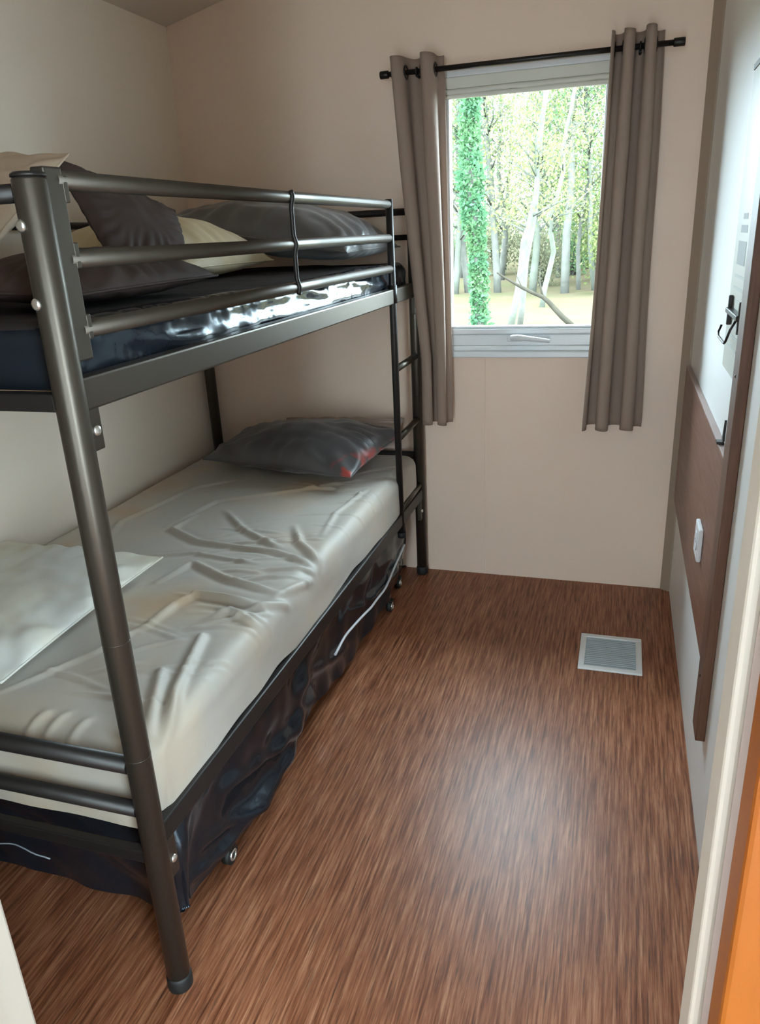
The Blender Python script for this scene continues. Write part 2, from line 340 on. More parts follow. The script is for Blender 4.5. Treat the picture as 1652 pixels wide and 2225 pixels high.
# right and left door jambs
j = struct(box('trim_3', (1.82, BACKF, 0), (DX1, FRONT, DZ), 'jamb', None, .003), 'painted door jamb at the right of the doorway', 'trim')
box('door_stop', (1.811, -2.527, 0), (1.82, -2.487, DZ-.04), 'jamb', j, .003)
box('door_seal', (1.8185, -2.576, 0), (1.8202, -2.530, DZ-.04), 'jamb_seal', j)
box('strike_plate', (1.8195, -2.480, .98), (1.8206, -2.462, 1.04), 'white', j)
j = struct(box('trim_4', (DX0, BACKF, 0), (1.064, FRONT, DZ), 'jamb', None, .004), 'cream door jamb at the left of the doorway', 'trim')
box('door_stop', (1.064, -2.56, 0), (1.073, -2.51, DZ-.04), 'jamb', j, .003)
struct(box('trim_5', (1.064, BACKF, DZ-.04), (1.82, FRONT, DZ), 'jamb', None, .003), 'painted head of the door frame', 'trim')
# orange sliding door leaf pushed aside along the hall face of the wall
d = struct(box('door_1', (1.812, -2.612, .012), (2.55, -2.580, DZ-.01), 'orange', None, .003), 'orange wooden sliding door leaf pushed open at the right', 'door')
box('door_handle', (2.45, -2.618, .95), (2.49, -2.611, 1.12), 'chrome', d, .003)
struct(box('trim_6', (1.0, -2.625, DZ), (2.62, -2.580, DZ+.04), 'jamb', None, .003), 'painted sliding door track above the doorway', 'trim')

# ------------------------------------------------------------------ window
win = struct(box('window_1', (WX0, .0, WZ0), (WX0+.03, .06, WZ1), 'white', None, .003), 'white window with a lever handle between the taupe curtains', 'window')
for a, b_ in (((WX1-.03, 0, WZ0), (WX1, .06, WZ1)), ((WX0+.03, 0, WZ1-.03), (WX1-.03, .06, WZ1)), ((WX0+.03, 0, WZ0), (WX1-.03, .06, WZ0+.02))):
    box('window_frame', a, b_, 'white', win, .003)
# casing on the room side
for a, b_ in (((WX0-.022, -.012, WZ0+.002), (WX0, 0, WZ1+.02)), ((WX1, -.012, WZ0+.002), (WX1+.022, 0, WZ1+.02)), ((WX0, -.012, WZ1), (WX1, 0, WZ1+.02))):
    box('casing', a, b_, 'white', win, .003)
s = box('window_sill', (WX0-.022, -.026, WZ0-.022), (WX1+.022, .0, WZ0+.001), 'white', win, .004)
# sash
SX0, SX1, SZ0, SZ1 = WX0+.03, WX1-.03, WZ0+.02, WZ1-.03
sash = box('sash', (SX0, .004, SZ0), (SX1, .05, SZ0+.042), 'white', win, .004)
box('sash_bead', (SX0, -.004, SZ0+.044), (SX1, .044, SZ0+.064), 'white', sash, .004)
box('sash_bead', (SX0+.01, .004, SZ0+.066), (SX1-.01, .04, SZ0+.074), 'white', sash, .003)
for a, b_ in (((SX0, .004, SZ0+.066), (SX0+.022, .05, SZ1)), ((SX1-.022, .004, SZ0+.066), (SX1, .05, SZ1)), ((SX0+.022, .004, SZ1-.03), (SX1-.022, .05, SZ1))):
    box('sash_bar', a, b_, 'white', sash, .003)
box('pane', (SX0+.02, .026, SZ0+.066), (SX1-.02, .030, SZ1-.028), 'glass', win)
# lever handle
h = box('handle', (1.315, -.014, .992), (1.375, .0, 1.016), 'white', win, .005, 3)
bm = bmesh.new(); add_tube(bm, [(1.335,-.012,1.006),(1.338,-.03,1.009),(1.36,-.036,1.011),(1.42,-.036,1.004),(1.478,-.034,.997)], [.010,.011,.011,.009,.007], 12)
bm_obj('handle_lever', bm, 'white', h)
# folded pleated blind hanging from the top of the frame
bl = box('window_blind', (SX0, -.010, 1.868), (SX1, .012, 1.905), 'blind', win, .004)
for k, (za, zb, ya) in enumerate(((1.852, 1.867, -.012), (1.838, 1.851, -.009))):
    nu = 60; P = np.zeros((nu, 8, 3))
    for i in range(nu):
        x = SX0 + (SX1-SX0)*i/(nu-1); sag = .0025*nz(x*9, k*5.1) + .0015*nz(x*26, k)
        for jx, (yy, zz) in enumerate(((ya, za+sag), (ya-.003, (za+zb)/2+sag), (ya, zb), (ya+.008, zb+.0005), (.010, zb), (.011, za+sag), (ya+.008, za-.001+sag), (ya+.003, za-.001+sag))):
            P[i, jx] = (x, yy, zz)
    grid_obj('blind_fold', P, 'blind', bl, wrap_v=True)

# ------------------------------------------------------------------ curtain rod and curtains
RY, RZ = -.118, 1.915
rod = empty('curtain_rod')
tag(rod, 'thin black metal rod with end caps carrying both curtains', 'curtain rod')
tube('rod', [(.90, RY, RZ), (1.842, RY, RZ)], .0085, 'rodblack', rod, 16)
for a, b_ in ((.882, .912), (1.832, 1.866)):
    tube('end_cap', [(a, RY, RZ), (a+.002, RY, RZ), (b_-.002, RY, RZ), (b_, RY, RZ)], [.011, .0125, .0125, .011], 'rodblack', rod, 16)
for x in (1.012, 1.735):
    br = tube('bracket', [(x, 0, RZ-.012), (x, RY, RZ-.012)], .005, 'rodblack', rod, 10)
    bm = bmesh.new(); add_tube(bm, [(x, -.004, RZ-.012), (x, 0, RZ-.012)], .018, 16); bm_obj('bracket_plate', bm, 'rodblack', br)
    bm = bmesh.new(); torus_bm(bm, (x, RY, RZ), (1,0,0), .0115, .003); bm_obj('bracket_ring', bm, 'rodblack', br)

def make_curtain(name, label, xl, xr, n, ph, amp, rings, seed, warp, amp_b=1.0):
    """xl, xr: functions of t (0 top .. 1 bottom) for the edges"""
    root = empty(name); tag(root, label, 'curtain', 'pair of eyelet curtains')
    nu, nv = 150, 60; zt, zb = 1.962, .690
    P = np.zeros((nu, nv, 3))
    for jv in range(nv):
        t = jv/(nv-1); z = zt + (zb-zt)*t
        for i in range(nu):
            u = i/(nu-1); uu = u + warp*math.sin(2*PI*u)*(.6+.4*t)
            s_ = math.sin(2*PI*n*uu + ph + .25*nz(t*1.5, seed))
            sh = math.copysign(abs(s_)**.9, s_)
            a = amp*(1.0 + (amp_b-1)*t)*(1+.15*nz(u*5, t*2+seed))
            x = xl(t) + (xr(t)-xl(t))*u + .010*t*nz(u*4, seed+3, t*2)
            x -= .011*math.sin(4*PI*n*uu + 2*ph)*(.55+.45*min(1, t*4))
            zz = z + (.006*nz(u*6, seed+9) if jv in (0, nv-1) else 0)
            P[i, jv] = (x, RY + a*sh, zz)
    o = grid_obj('curtain_panel', P, 'curtain', root)
    md = o.modifiers.new('thick', 'SOLIDIFY'); md.thickness = .0018; md.offset = 0
    for rx in rings:
        # find where the cloth crosses the rod near this x at rod height
        jv = int((zt-RZ)/(zt-zb)*(nv-1)); best = None
        for i in range(1, nu):
            y0, y1 = P[i-1, jv, 1]-RY, P[i, jv, 1]-RY
            if y0*y1 <= 0:
                xx = P[i, jv, 0]
                if best is None or abs(xx-rx) < abs(best[0]-rx): best = (xx, P[i, jv]-P[i-1, jv])
        if best is None: continue
        tx, ty = best[1][0], best[1][1]; L = math.hypot(tx, ty); nrm = (-ty/L, tx/L, 0)
        bm = bmesh.new(); torus_bm(bm, (best[0], RY, RZ), nrm, .0195, .0042, 28, 8); bm_obj('eyelet', bm, 'rodblack', root)
    # hem
    H = P[:, -3:, :].copy()
    return root
lerp = lambda a, b: (lambda t: a + (b-a)*t)
make_curtain('curtain', 'taupe eyelet curtain hanging left of the window beside the bunk bed', lambda t: .915+.095*min(1, t*1.25), lambda t: 1.098+.014*t, 1.9, 2.3, .043, (.93, 1.0, 1.05, 1.09), 1.3, .05, .85)
make_curtain('curtain', 'taupe eyelet curtain hanging right of the window by the white wall', lambda t: 1.645-.03*t, lambda t: 1.80+.012*t, 2.55, 5.0, .045, (1.66, 1.70, 1.74, 1.78), 7.7, .02, 1.1)

# ------------------------------------------------------------------ bunk bed frame
bed = empty('bunk_bed'); tag(bed, 'anthracite tubular steel bunk bed with guard rails and a ladder', 'bunk bed')
XF, XB = .965, .035; YA, YB = -2.049, -.050; HB = 1.494; PR = .0228
def post(x, y, name='post'):
    p = tube(name, [(x, y, .03), (x, y, HB-.004), (x, y, HB)], [PR, PR, PR*.9], 'metal', bed, 28)
    tube('foot_cap', [(x, y, 0), (x, y, .004), (x, y, .030), (x, y, .036)], [PR*.95, PR*1.09, PR*1.09, PR], 'rubber', p, 28)
    tube('post_cap', [(x, y, HB), (x, y, HB+.003), (x, y, HB+.006)], [PR*1.01, PR*1.01, PR*.85], 'metal_dk', p, 28)
    for z in (.56, .79):
        bm = bmesh.new(); torus_bm(bm, (x, y, z), (0,0,1), PR-.0004, .0009, 28, 6); bm_obj('joint_ring', bm, 'metal', p)
    return p
pn = post(XF, YA); post(XF, YB); post(XB, YB); post(XB, YA)
for z in (1.433, 1.331): dome('bolt', (XF-.007, YA-PR+.001, z), (-.15,-1,0), .0085, .006, 'chrome', pn)
# end bars (along x)
def bar(name, p, q, r, material='metal_dk', parent=bed): return tube(name, [p, q], r, material, parent, 18)
for y in (YA, YB):
    for z, r in ((1.475, .0125), (.535, .0165), (.437, .0145)):
        bar('end_bar', (XB+PR*.9, y, z), (XF-PR*.9, y, z), r)
    box('end_rail', (XB+PR*.8, y-.013, 1.176), (XF-PR*.8, y+.013, 1.203), 'metal_dk', bed, .003)
    box('end_rail', (XB+PR*.8, y-.010, .318), (XF-PR*.8, y+.010, .345), 'metal_dk', bed, .003)
bar('end_bar', (XB+PR*.9, YB, 1.385), (XF-PR*.9, YB, 1.385), .010)
# side rails
for x0, x1 in ((XF-.016, XF+.014), (XB-.010, XB+.016)):
    for z0, z1, mm in ((1.172, 1.222, 'metal'), (.350, .396, 'metal_dk')):
        sr = box('side_rail', (x0, YA+PR*.7, z0), (x1, YB-PR*.7, z1), mm, bed, .004)
# brackets beneath the side rails with bolts
for z0, z1, zb in ((1.108, 1.180, 1.140), (.262, .350, .302)):
    br = box('bracket', (XF-.004, YA+.010, z0), (XF+.012, YA+.046, z1), 'metal', bed, .003)
    dome('bolt', (XF+.012, YA+.030, zb), (1,-.1,0), .0085, .006, 'chrome', br)
    br = box('bracket', (XF-.004, YB-.046, z0), (XF+.012, YB-.010, z1), 'metal', bed, .003)
    dome('bolt', (XF+.012, YB-.030, zb), (1,-.1,0), .0085, .006, 'chrome', br)
# guard rails on the open side
YG0, YG1 = YA+.042, -.365
for z in (1.492, 1.387, 1.288): bar('guard_rail', (XF+.002, YG0, z), (XF+.002, YG1, z), .0135, 'metal')
gp = box('guard_plate', (XF-.010, YA+.016, 1.245), (XF+.014, YA+.052, 1.508), 'metal', bed, .003)
for z in (1.292, 1.392, 1.480): box('plate_clip', (XF-.011, YA+.050, z-.018), (XF+.015, YA+.060, z+.018), 'metal', gp, .002)
def upright(y):
    pts = []; rs = []
    for z in np.linspace(1.272, 1.506, 40):
        near = min(abs(z-q) for q in (1.492, 1.387, 1.288)); pts.append((XF+.002+.0135+.001 - .006*min(1, near/.02), y, z)); rs.append(.0055)
    return tube('guard_upright', pts, rs, 'metal_dk', bed, 10)
upright(-1.20)
# wall side guard rail
for z in (1.47, 1.37): bar('guard_rail', (XB, YA, z), (XB, YB, z), .011)
# ladder: rail hung on the guard, rungs to the far post
YL = -.372
tube('ladder_rail', [(XF+.006, YL, .312), (XF+.006, YL, 1.222), (XF+.006, YL, 1.508)], .0125, 'metal_dk', bed, 18)
tube('ladder_sleeve', [(XF+.006, YL, 1.175), (XF+.006, YL, 1.235)], .0165, 'metal_dk', bed, 18)
tube('ladder_foot', [(XF+.006, YL, .300), (XF+.006, YL, .322)], .0155, 'rubber', bed, 18)
for z in (.945, .690, .412): bar('rung', (XF+.006, YL, z), (XF, YB, z), .0125, 'metal')
# slats of both bunks
for zb in (1.178, .352):
    for k in range(13):
        y = YA+.12 + k*(YB-YA-.24)/12
        box('slat', (XB+.016, y-.03, zb), (XF-.016, y+.03, zb+.015), 'slatwood', bed, .003, 1)

# ------------------------------------------------------------------ mattresses: a wrapped sheet over a rounded block
def seg_dist(X, Y, a, b):
    ax, ay = a; bx, by = b; dx, dy = bx-ax, by-ay; L2 = dx*dx+dy*dy
    t = np.clip(((X-ax)*dx + (Y-ay)*dy)/L2, 0, 1)
    return np.hypot(X-(ax+t*dx), Y-(ay+t*dy)), t
def ridge(X, Y, line, w, amp):
    """a crease: sharp crest with a soft flank, fading out at both ends"""
    best = np.full(X.shape, 9.0); T = np.zeros(X.shape); n = len(line)-1
    for k in range(n):
        d, t = seg_dist(X, Y, line[k], line[k+1]); s_ = d < best
        best = np.where(s_, d, best); T = np.where(s_, (k+t)/n, T)
    fade = np.clip(np.minimum(T/.25, (1-T)/.12), 0, 1); fade = .25 + .75*fade
    end = np.where((T <= 0) | (T >= 1), np.exp(-(best/w)**2), 1)
    return amp*fade*(np.exp(-(best/w)**2) - .35*np.exp(-(best/(2.2*w))**2))
def wrapped(name, x0, x1, y0, y1, ztop, zbot, rad, nu, nv, hfun, material, parent=None, zbot_fun=None):
    """one continuous skin: flat top, rounded edges, four sides; hfun(X, Y, dropX, dropY) -> displacement along the normal"""
    hgt = ztop-zbot; ov = rad*PI/2 + (hgt-rad); fx0, fx1, fy0, fy1 = x0+rad, x1-rad, y0+rad, y1-rad
    U = np.linspace(fx0-ov, fx1+ov, nu); V = np.linspace(fy0-ov, fy1+ov, nv)
    UU, VV = np.meshgrid(U, V, indexing='ij')
    cx = np.clip(UU, fx0, fx1); cy = np.clip(VV, fy0, fy1); du = UU-cx; dv = VV-cy
    d = np.maximum(np.hypot(du, dv), 1e-9); nx, ny = du/d, dv/d
    d = np.minimum(np.where(d < 1e-8, 0, d), ov*1.0)
    ang = np.minimum(d/rad, PI/2); hor = rad*np.sin(ang); drop = rad*(1-np.cos(ang)) + np.maximum(0, d-rad*PI/2)
    if zbot_fun is not None: drop = drop*zbot_fun(cx, cy, nx, ny)
    P = np.stack([cx+nx*hor, cy+ny*hor, ztop-drop], -1)
    N = np.stack([nx*np.sin(ang), ny*np.sin(ang), np.cos(ang)], -1)
    return grid_obj(name, P + N*hfun(UU, VV, d, nx, ny)[..., None], material, parent)

FOLDS = [[[0.786,-0.935],[0.863,-1.073],[0.974,-1.18]],[[0.502,-0.858],[0.643,-1.002],[0.82,-1.116]],[[0.414,-0.918],[0.409,-1.037],[0.546,-1.116],[0.821,-1.151],[0.97,-1.203]],[[0.245,-1.155],[0.188,-1.003],[0.259,-0.653],[0.381,-0.522]],[[0.368,-1.012],[0.423,-0.779],[0.648,-0.615],[0.836,-0.449]],[[0.58,-1.394],[0.617,-1.264],[0.777,-1.348],[0.928,-1.386]],[[0.695,-1.65],[0.705,-1.504],[0.733,-1.441],[0.935,-1.455]],[[0.823,-1.553],[0.859,-1.504],[0.954,-1.547]],[[0.976,-1.978],[0.915,-1.847],[0.866,-1.671],[0.852,-1.621]],[[0.938,-1.983],[0.863,-1.824],[0.84,-1.776]],[[0.555,-1.931],[0.651,-1.761],[0.686,-1.636]],[[0.681,-2.045],[0.706,-1.961]],[[0.727,-2.037],[0.747,-1.959]],[[0.782,-2.035],[0.799,-1.964]],[[0.901,-0.992],[0.872,-0.792],[0.904,-0.547]],[[0.934,-1.398],[0.981,-1.231]],[[0.824,-1.279],[0.973,-1.211]],[[0.887,-1.51],[0.981,-1.388]],[[0.364,-1.275],[0.578,-1.199],[0.804,-1.236]]]
FA = [.018,.014,.016,.010,.012,.016,.018,.018,.022,.019,.012,.009,.009,.009,.010,.013,.011,.013,.010]
def sheet_h(U, V, d, nx, ny):
    h = np.zeros(U.shape)
    for l, a in zip(FOLDS, FA): h += ridge(U, V, l, .0125 if a > .012 else .0095, a)
    # soft fan of secondary creases towards the front edge
    rng_ = np.random.RandomState(3)
    for k in range(44):
        y = -1.95 + 1.6*rng_.rand(); x = .55+.3*rng_.rand(); L = .10+.2*rng_.rand(); a = rng_.uniform(-.5, .5)+PI*.08
        h += ridge(U, V, [(x, y), (x+L*.5*math.cos(a), y+L*.5*math.sin(a)+.01), (x+L*math.cos(a), y+L*math.sin(a))], .0075, rng_.uniform(.003, .008))
    h += .006*nzgrid(U, V, 2.2, 2.0) + .0025*nzgrid(U, V, 8, 6, 4.0)
    side = np.clip((d-.05)/.05, 0, 1)
    return h*(1-.75*side) + side*(.005*nzgrid(U*0+d, V, 14, 4, 2.0) + .004*nzgrid(d, V+U, 6, 9, 5.0))
mt = empty('mattress'); tag(mt, 'lower bunk mattress under a wrinkled white stretch sheet', 'mattress')
wrapped('fitted_sheet', XB+.012, .968, YA+.026, YB-.026, .552, .398, .05, 200, 400, sheet_h, 'sheet', mt,
        lambda cx, cy, nx, ny: 1.0 + .035*(np.sin(cy*9)+.6*np.sin(cy*23+1))*(nx > .5) + .24*np.clip((-ny-.3)/.5, 0, 1))
box('mattress_core', (XB+.045, YA+.06, .372), (.915, YB-.06, .53), 'pil_cream', mt, .03, 3)

def plastic_h(U, V, d, nx, ny):
    front = (nx > .7)
    e = np.exp(-((d-.022)/.022)**2)
    ruf = np.abs(nzgrid(V, d, 13, 4, 1.0))*.013 + .004*nzgrid(V, d, 34, 7, 3.0)
    low = np.clip((d-.03)/.05, 0, 1)
    h = e*ruf*front + low*front*(.008*nzgrid(V, d, 2.6, 9, 7.0)+.0036*nzgrid(V+d*2, d, 15, 18, 2.5) + .0022*nzgrid(V-d*3, d, 38, 9, 5.5))
    h += .006*nzgrid(U, V, 3.0, 2.2, 9.0)*(1-low) + .003*nzgrid(U, V, 11, 9, 3.3)
    for l, a in (([(.99,-1.75),(1.00,-1.2),(1.005,-.75)], .014), ([(.97,-1.85),(1.01,-1.6),(1.02,-1.35)], .012), ([(.96,-1.05),(.99,-.85),(1.0,-.62)], .010), ([(.96,-.7),(.985,-.5),(.99,-.3)], .010)):
        h += ridge(U, V, l, .014, a)
    return h
um = empty('mattress'); tag(um, 'upper bunk mattress wrapped in shiny black plastic film', 'mattress')
pc = wrapped('plastic_cover', XB+.014, .944, YA+.030, YB-.022, 1.298, 1.200, .035, 120, 420, plastic_h, 'plastic', um)
pc.data.materials.append(M['mat_top'])                       # matt dark fabric shows on the top, film round the edge
for p in pc.data.polygons:
    if p.normal.z > .75 and p.center.x < .900 + .012*nz(p.center.y*9, 3.3): p.material_index = 1
box('mattress_core', (XB+.05, YA+.06, 1.193), (.90, YB-.06, 1.275), 'rubber', um, .02, 3)

# pull-out trundle with its own wrapped mattress
tr_ = empty('trundle_bed'); tag(tr_, 'low black trundle frame on castors under the bunk bed', 'trundle bed')
TX0, TX1, TY0, TY1 = .09, .905, -1.90, -.14
for x in (TX0, TX1-.025): box('frame_rail', (x, TY0, .075), (x+.025, TY1, .105), 'metal_dk', tr_, .003)
for y in (TY0, TY1-.025): box('frame_rail', (TX0+.026, y, .075), (TX1-.026, y+.025, .105), 'metal_dk', tr_, .003)
for k in range(6):
    y = TY0+.2+k*.27; box('slat', (TX0+.026, y, .088), (TX1-.026, y+.05, .100), 'metal_dk', tr_, .002, 1)
for (x, y) in ((.775, -1.872), (.912, -1.735), (.90, -.21), (.14, -1.85), (.14, -.2), (.925, -.42)):
    c = tube('castor', [(x-.009, y, .024), (x+.009, y, .024)], [.024, .024], 'rubber', tr_, 24)
    bm = bmesh.new(); torus_bm(bm, (x+.010, y, .024), (1,0,0), .012, .0035, 20, 8); bm_obj('wheel_rim', bm, 'chrome', c)
    tube('castor_stem', [(x, y, .045), (x, y, .078)], .006, 'chrome', c, 10)
    box('castor_fork', (x-.014, y-.012, .040), (x+.014, y+.012, .052), 'metal_dk', c, .003)
def trundle_h(U, V, d, nx, ny):
    low = np.clip((d-.02)/.08, 0, 1); side = (np.abs(nx) > .5) | (np.abs(ny) > .5)
    h = low*(.022*nzgrid(V+U*.7, d, 3.1, 4, 1.7) + .012*nzgrid(V+U, d, 9, 7, 6.1)) + .006*nzgrid(V, U, 13, 13, 8.0)
    h += low*.018*np.exp(-((V+1.55)/.22)**2) + low*.012*np.exp(-((V+.55)/.3)**2)
    for l, a in (([(.98,-1.8),(1.06,-1.5),(1.10,-1.2)], .018), ([(1.0,-1.35),(1.08,-1.05),(1.10,-.8)], .012), ([(.98,-.9),(1.07,-.6),(1.08,-.25)], .014), ([(1.06,-1.85),(1.12,-1.62),(1.13,-1.4)], .030), ([(1.10,-1.92),(1.13,-1.78),(1.12,-1.60)], .028), ([(1.07,-1.50),(1.11,-1.36),(1.10,-1.2)], .024)):
        h += ridge(U, V, l, .018, a)
    return h
tm = empty('mattress'); tag(tm, 'black plastic-wrapped trundle mattress sagging below the lower bunk', 'mattress')
wrapped('plastic_cover', .075, .925, -1.945, -.15, .318, .070, .04, 120, 300, trundle_h, 'plastic_tr', tm,
        lambda cx, cy, nx, ny: 1.0 + .08*np.sin(cy*7.0+1)*(nx > .5))
box('mattress_core', (.12, -1.88, .107), (.87, -.19, .30), 'rubber', tm, .03, 3)
pts = []
for k in range(50):
    t = k/49; y = -.27 - .82*t; z = .225 - .06*t - .035*math.sin(t*PI*1.6) + .006*nz(t*7, 2.2)
    pts.append((.953 + .012*nz(t*4, 8.8), y, z))
tube('piping_or_sheen', pts, .0042, 'cord', tm, 8)
pts = [(.45+.3*k/20, -1.968 - .006*nz(k*.3, 1), .165 + .010*math.sin(k*.35)) for k in range(12)]
tube('piping_or_sheen', pts, .0016, 'vent_in', tm, 8)  # highlight on the film's near end, modelled as a thin grey tube

# ------------------------------------------------------------------ pillows
def pillow(name, label, c, top, bot, material, pinch=.06, wr=.006, seed=0, n=56, piping_or_sheen=True, group=None, pmat=None, sag=0):
    """c: four world corners in order round the pillow (its top side to the left when walking round)"""
    c = [Vector(p) for p in c]; nrm = ((c[2]-c[0]).cross(c[3]-c[1])).normalized()
    if nrm.z < 0: nrm = -nrm
    ctr = sum(c, Vector())/4
    root = empty(name); tag(root, label, 'pillow', group)
    def surf(sign, amt):
        P = np.zeros((n, n, 3))
        for i in range(n):
            for j in range(n):
                u = .5-.5*math.cos(PI*i/(n-1)); v = .5-.5*math.cos(PI*j/(n-1))
                p = c[0]*(1-u)*(1-v) + c[1]*u*(1-v) + c[2]*u*v + c[3]*(1-u)*v
                a, b2 = 2*u-1, 2*v-1
                k = pinch*((1-b2*b2)*a*a + (1-a*a)*b2*b2)
                p = ctr + (p-ctr)*(1-k)
                t = (max(0, 1-a**2)**.48)*(max(0, 1-b2**2)**.48)
                w = wr*(nz(p.x*9, p.y*9, p.z*9+seed) + .6*nz(p.x*22+seed, p.y*22, p.z*22))
                rad = math.atan2(b2, a); w += wr*.9*math.sin(rad*22+nz(a*2, b2*2, seed)*5)*(max(abs(a), abs(b2))**3)
                q = p + nrm*(sign*(amt*t) + w*min(1, t*2.5)*(1 if sign > 0 else .3)) - Vector((0,0,1))*sag*(a*a)*(1-.3*t)
                P[i, j] = q
        return P
    A, B = surf(1, top), surf(-1, bot)
    me = bpy.data.meshes.new('pillow_case'); idx = np.arange(n*n).reshape(n, n); vs_ = A.reshape(-1, 3).tolist() + B.reshape(-1, 3).tolist()
    F = np.stack([idx[:-1,:-1], idx[1:,:-1], idx[1:,1:], idx[:-1,1:]], -1).reshape(-1, 4)
    me.from_pydata(vs_, [], F.tolist() + (F[:, ::-1]+n*n).tolist()); me.update()
    bm = bmesh.new(); bm.from_mesh(me); bmesh.ops.remove_doubles(bm, verts=bm.verts[:], dist=1e-5); bmesh.ops.recalc_face_normals(bm, faces=bm.faces[:]); bm.to_mesh(me); bm.free()
    link('pillow_case', me, material, root, True)
    if piping_or_sheen:
        edge = [A[i, 0] for i in range(n)] + [A[-1, j] for j in range(1, n)] + [A[i, -1] for i in range(n-2, -1, -1)] + [A[0, j] for j in range(n-2, 0, -1)]
        edge = [Vector(e) for e in edge[::2]]; edge.append(edge[0])
        tube('seam', edge, .0028, pmat or material, root, 6)
    return root
# lower bunk
pillow('pillow', 'taupe pillow half hidden behind the grey pillow on the lower bunk', [(.36,-.20,.595),(.93,-.19,.60),(.92,-.09,.700),(.40,-.09,.690)], .045, .02, 'pil_taupe', seed=4, piping_or_sheen=False)
pillow('pillow', 'dark grey pillow with reddish print at the far end of the lower bunk', [(.185,-.44,.600),(.855,-.585,.605),(.945,-.17,.665),(.31,-.15,.645)], .105, .055, 'pil_red', .05, .011, 2)
pillow('pillow', 'flat white pillow with pale yellow stains at the foot of the lower bunk', [(.03,-1.93,.595),(.585,-1.95,.590),(.575,-1.345,.602),(.03,-1.33,.60)], .045, .03, 'pil_white', .03, .008, 9)
# upper bunk
pillow('pillow', 'cream pillow wedged between dark and grey pillows on the upper bunk', [(.10,-1.12,1.355),(.62,-1.10,1.338),(.64,-.60,1.338),(.10,-.58,1.385)], .135, .05, 'pil_cream', .05, .006, 5)
pillow('pillow', 'satin grey pillow at the ladder end of the upper bunk', [(.22,-.62,1.470),(.90,-.62,1.352),(.935,-.13,1.355),(.30,-.10,1.440)], .120, .062, 'pil_shiny', .05, .012, 6)
pillow('pillow', 'beige pillow propped up behind the post on the upper bunk', [(.06,-1.66,1.36),(.50,-1.72,1.36),(.53,-1.39,1.600),(.06,-1.26,1.635)], .05, .05, 'pil_beige', .04, .006, 7)
pillow('pillow', 'dark brown pillow tilted with one corner up on the upper bunk', [(.62,-1.42,1.37),(.66,-1.16,1.375),(.50,-.93,1.490),(.48,-1.39,1.600)], .035, .035, 'pil_dark', .03, .006, 8)
pillow('pillow', 'nearly black pillow lying flat behind the guard rail of the upper bunk', [(.55,-1.92,1.345),(.885,-1.90,1.330),(.85,-1.36,1.330),(.55,-1.30,1.345)], .065, .032, 'pil_dark', .05, .007, 11)

# ------------------------------------------------------------------ right wall: panel, plank, hook, notice, socket
PX = 1.9655
wp = empty('wall_panel'); tag(wp, 'brown walnut-effect board screwed flat to the white wall', 'wall panel')
box('panel_board', (PX, -1.258, .392), (1.9795, -.024, .902), 'panel', wp, .002)
box('panel_edge', (PX-.0005, -1.258, .902), (1.9795, -.024, .907), 'jamb_seal', wp, .001)
pk = empty('wall_plank'); tag(pk, 'tall narrow brown plank upright at the near end of the board', 'plank')
box('plank_board', (1.958, -1.338, .245), (1.9795, -1.260, 2.30), 'panel_v', pk, .002)
for z in (.40, 1.1, 1.9): dome('screw', (1.9582, -1.30, z), (-1,0,0), .004, .002, 'metal_dk', pk)
cl = empty('panel_clip'); tag(cl, 'small black clip on top of the brown board', 'clip')
box('clip_base', (1.960, -1.115, .9075), (1.976, -1.09, .914), 'rodblack', cl, .001)
bm = bmesh.new(); add_prism(bm, [(-1.112, .914), (-1.094, .914), (-1.112, .965)], 0, 1.972, 1.977); bm_obj('clip_fin', bm, 'rodblack', cl)
so = empty('wall_socket'); tag(so, 'white electrical socket plate on the brown board', 'socket')
box('socket_plate', (PX-.012, -1.02, .565), (PX-.0003, -.93, .655), 'white', so, .004, 3)
tube('socket_ring', [(PX-.0125, -.975, .61), (PX-.014, -.975, .61)], .026, 'white', so, 20)
for dy in (-.009, .009): tube('socket_hole', [(PX-.0138, -.975+dy, .61), (PX-.0144, -.975+dy, .61)], .003, 'rubber', so, 10)
# notice in a thin dark frame
no = empty('wall_notice'); tag(no, 'tall pale laminated notice with grey print on the white wall', 'notice')
NY0, NY1, NZ0, NZ1 = -1.235, -.915, 1.06, 1.70
box('notice_sheet', (1.9765, NY0, NZ0), (1.9796, NY1, NZ1), 'paper', no)
box('notice_frame', (1.974, NY0, NZ1), (1.9796, NY1, NZ1+.012), 'frame_dk', no, .001)
def printed(y0, y1, z0, z1, material): box('print_block', (1.9760, y0, z0), (1.9764, y1, z1), material, no)
for (y0, y1, z0, z1) in ((-1.10, -.975, 1.300, 1.350), (-1.09, -.99, 1.368, 1.384), (-1.08, -1.01, 1.396, 1.408)): printed(y0, y1, z0, z1, 'ink')
for k in range(7): printed(-1.12-.03*random.random(), -.965, 1.272-.026*k, 1.278-.026*k, 'ink_lt')
# black hook with wire loop
hk = empty('coat_hook'); tag(hk, 'black wall hook with a thin wire loop below the notice print', 'hook')
box('hook_plate', (1.962, -1.178, 1.193), (1.9758, -.985, 1.205), 'rodblack', hk, .002)
for y in (-1.172, -.992):
    box('hook_arm', (1.966, y-.005, 1.165), (1.9758, y+.005, 1.232), 'metal_dk', hk, .002)
pts = [(1.964,-1.165,1.193),(1.955,-1.166,1.175),(1.949,-1.160,1.150),(1.949,-1.140,1.143),(1.949,-1.02,1.143),(1.950,-1.002,1.150),(1.956,-.998,1.166)]
tube('hook_loop', pts, .0028, 'metal_dk', hk, 8)

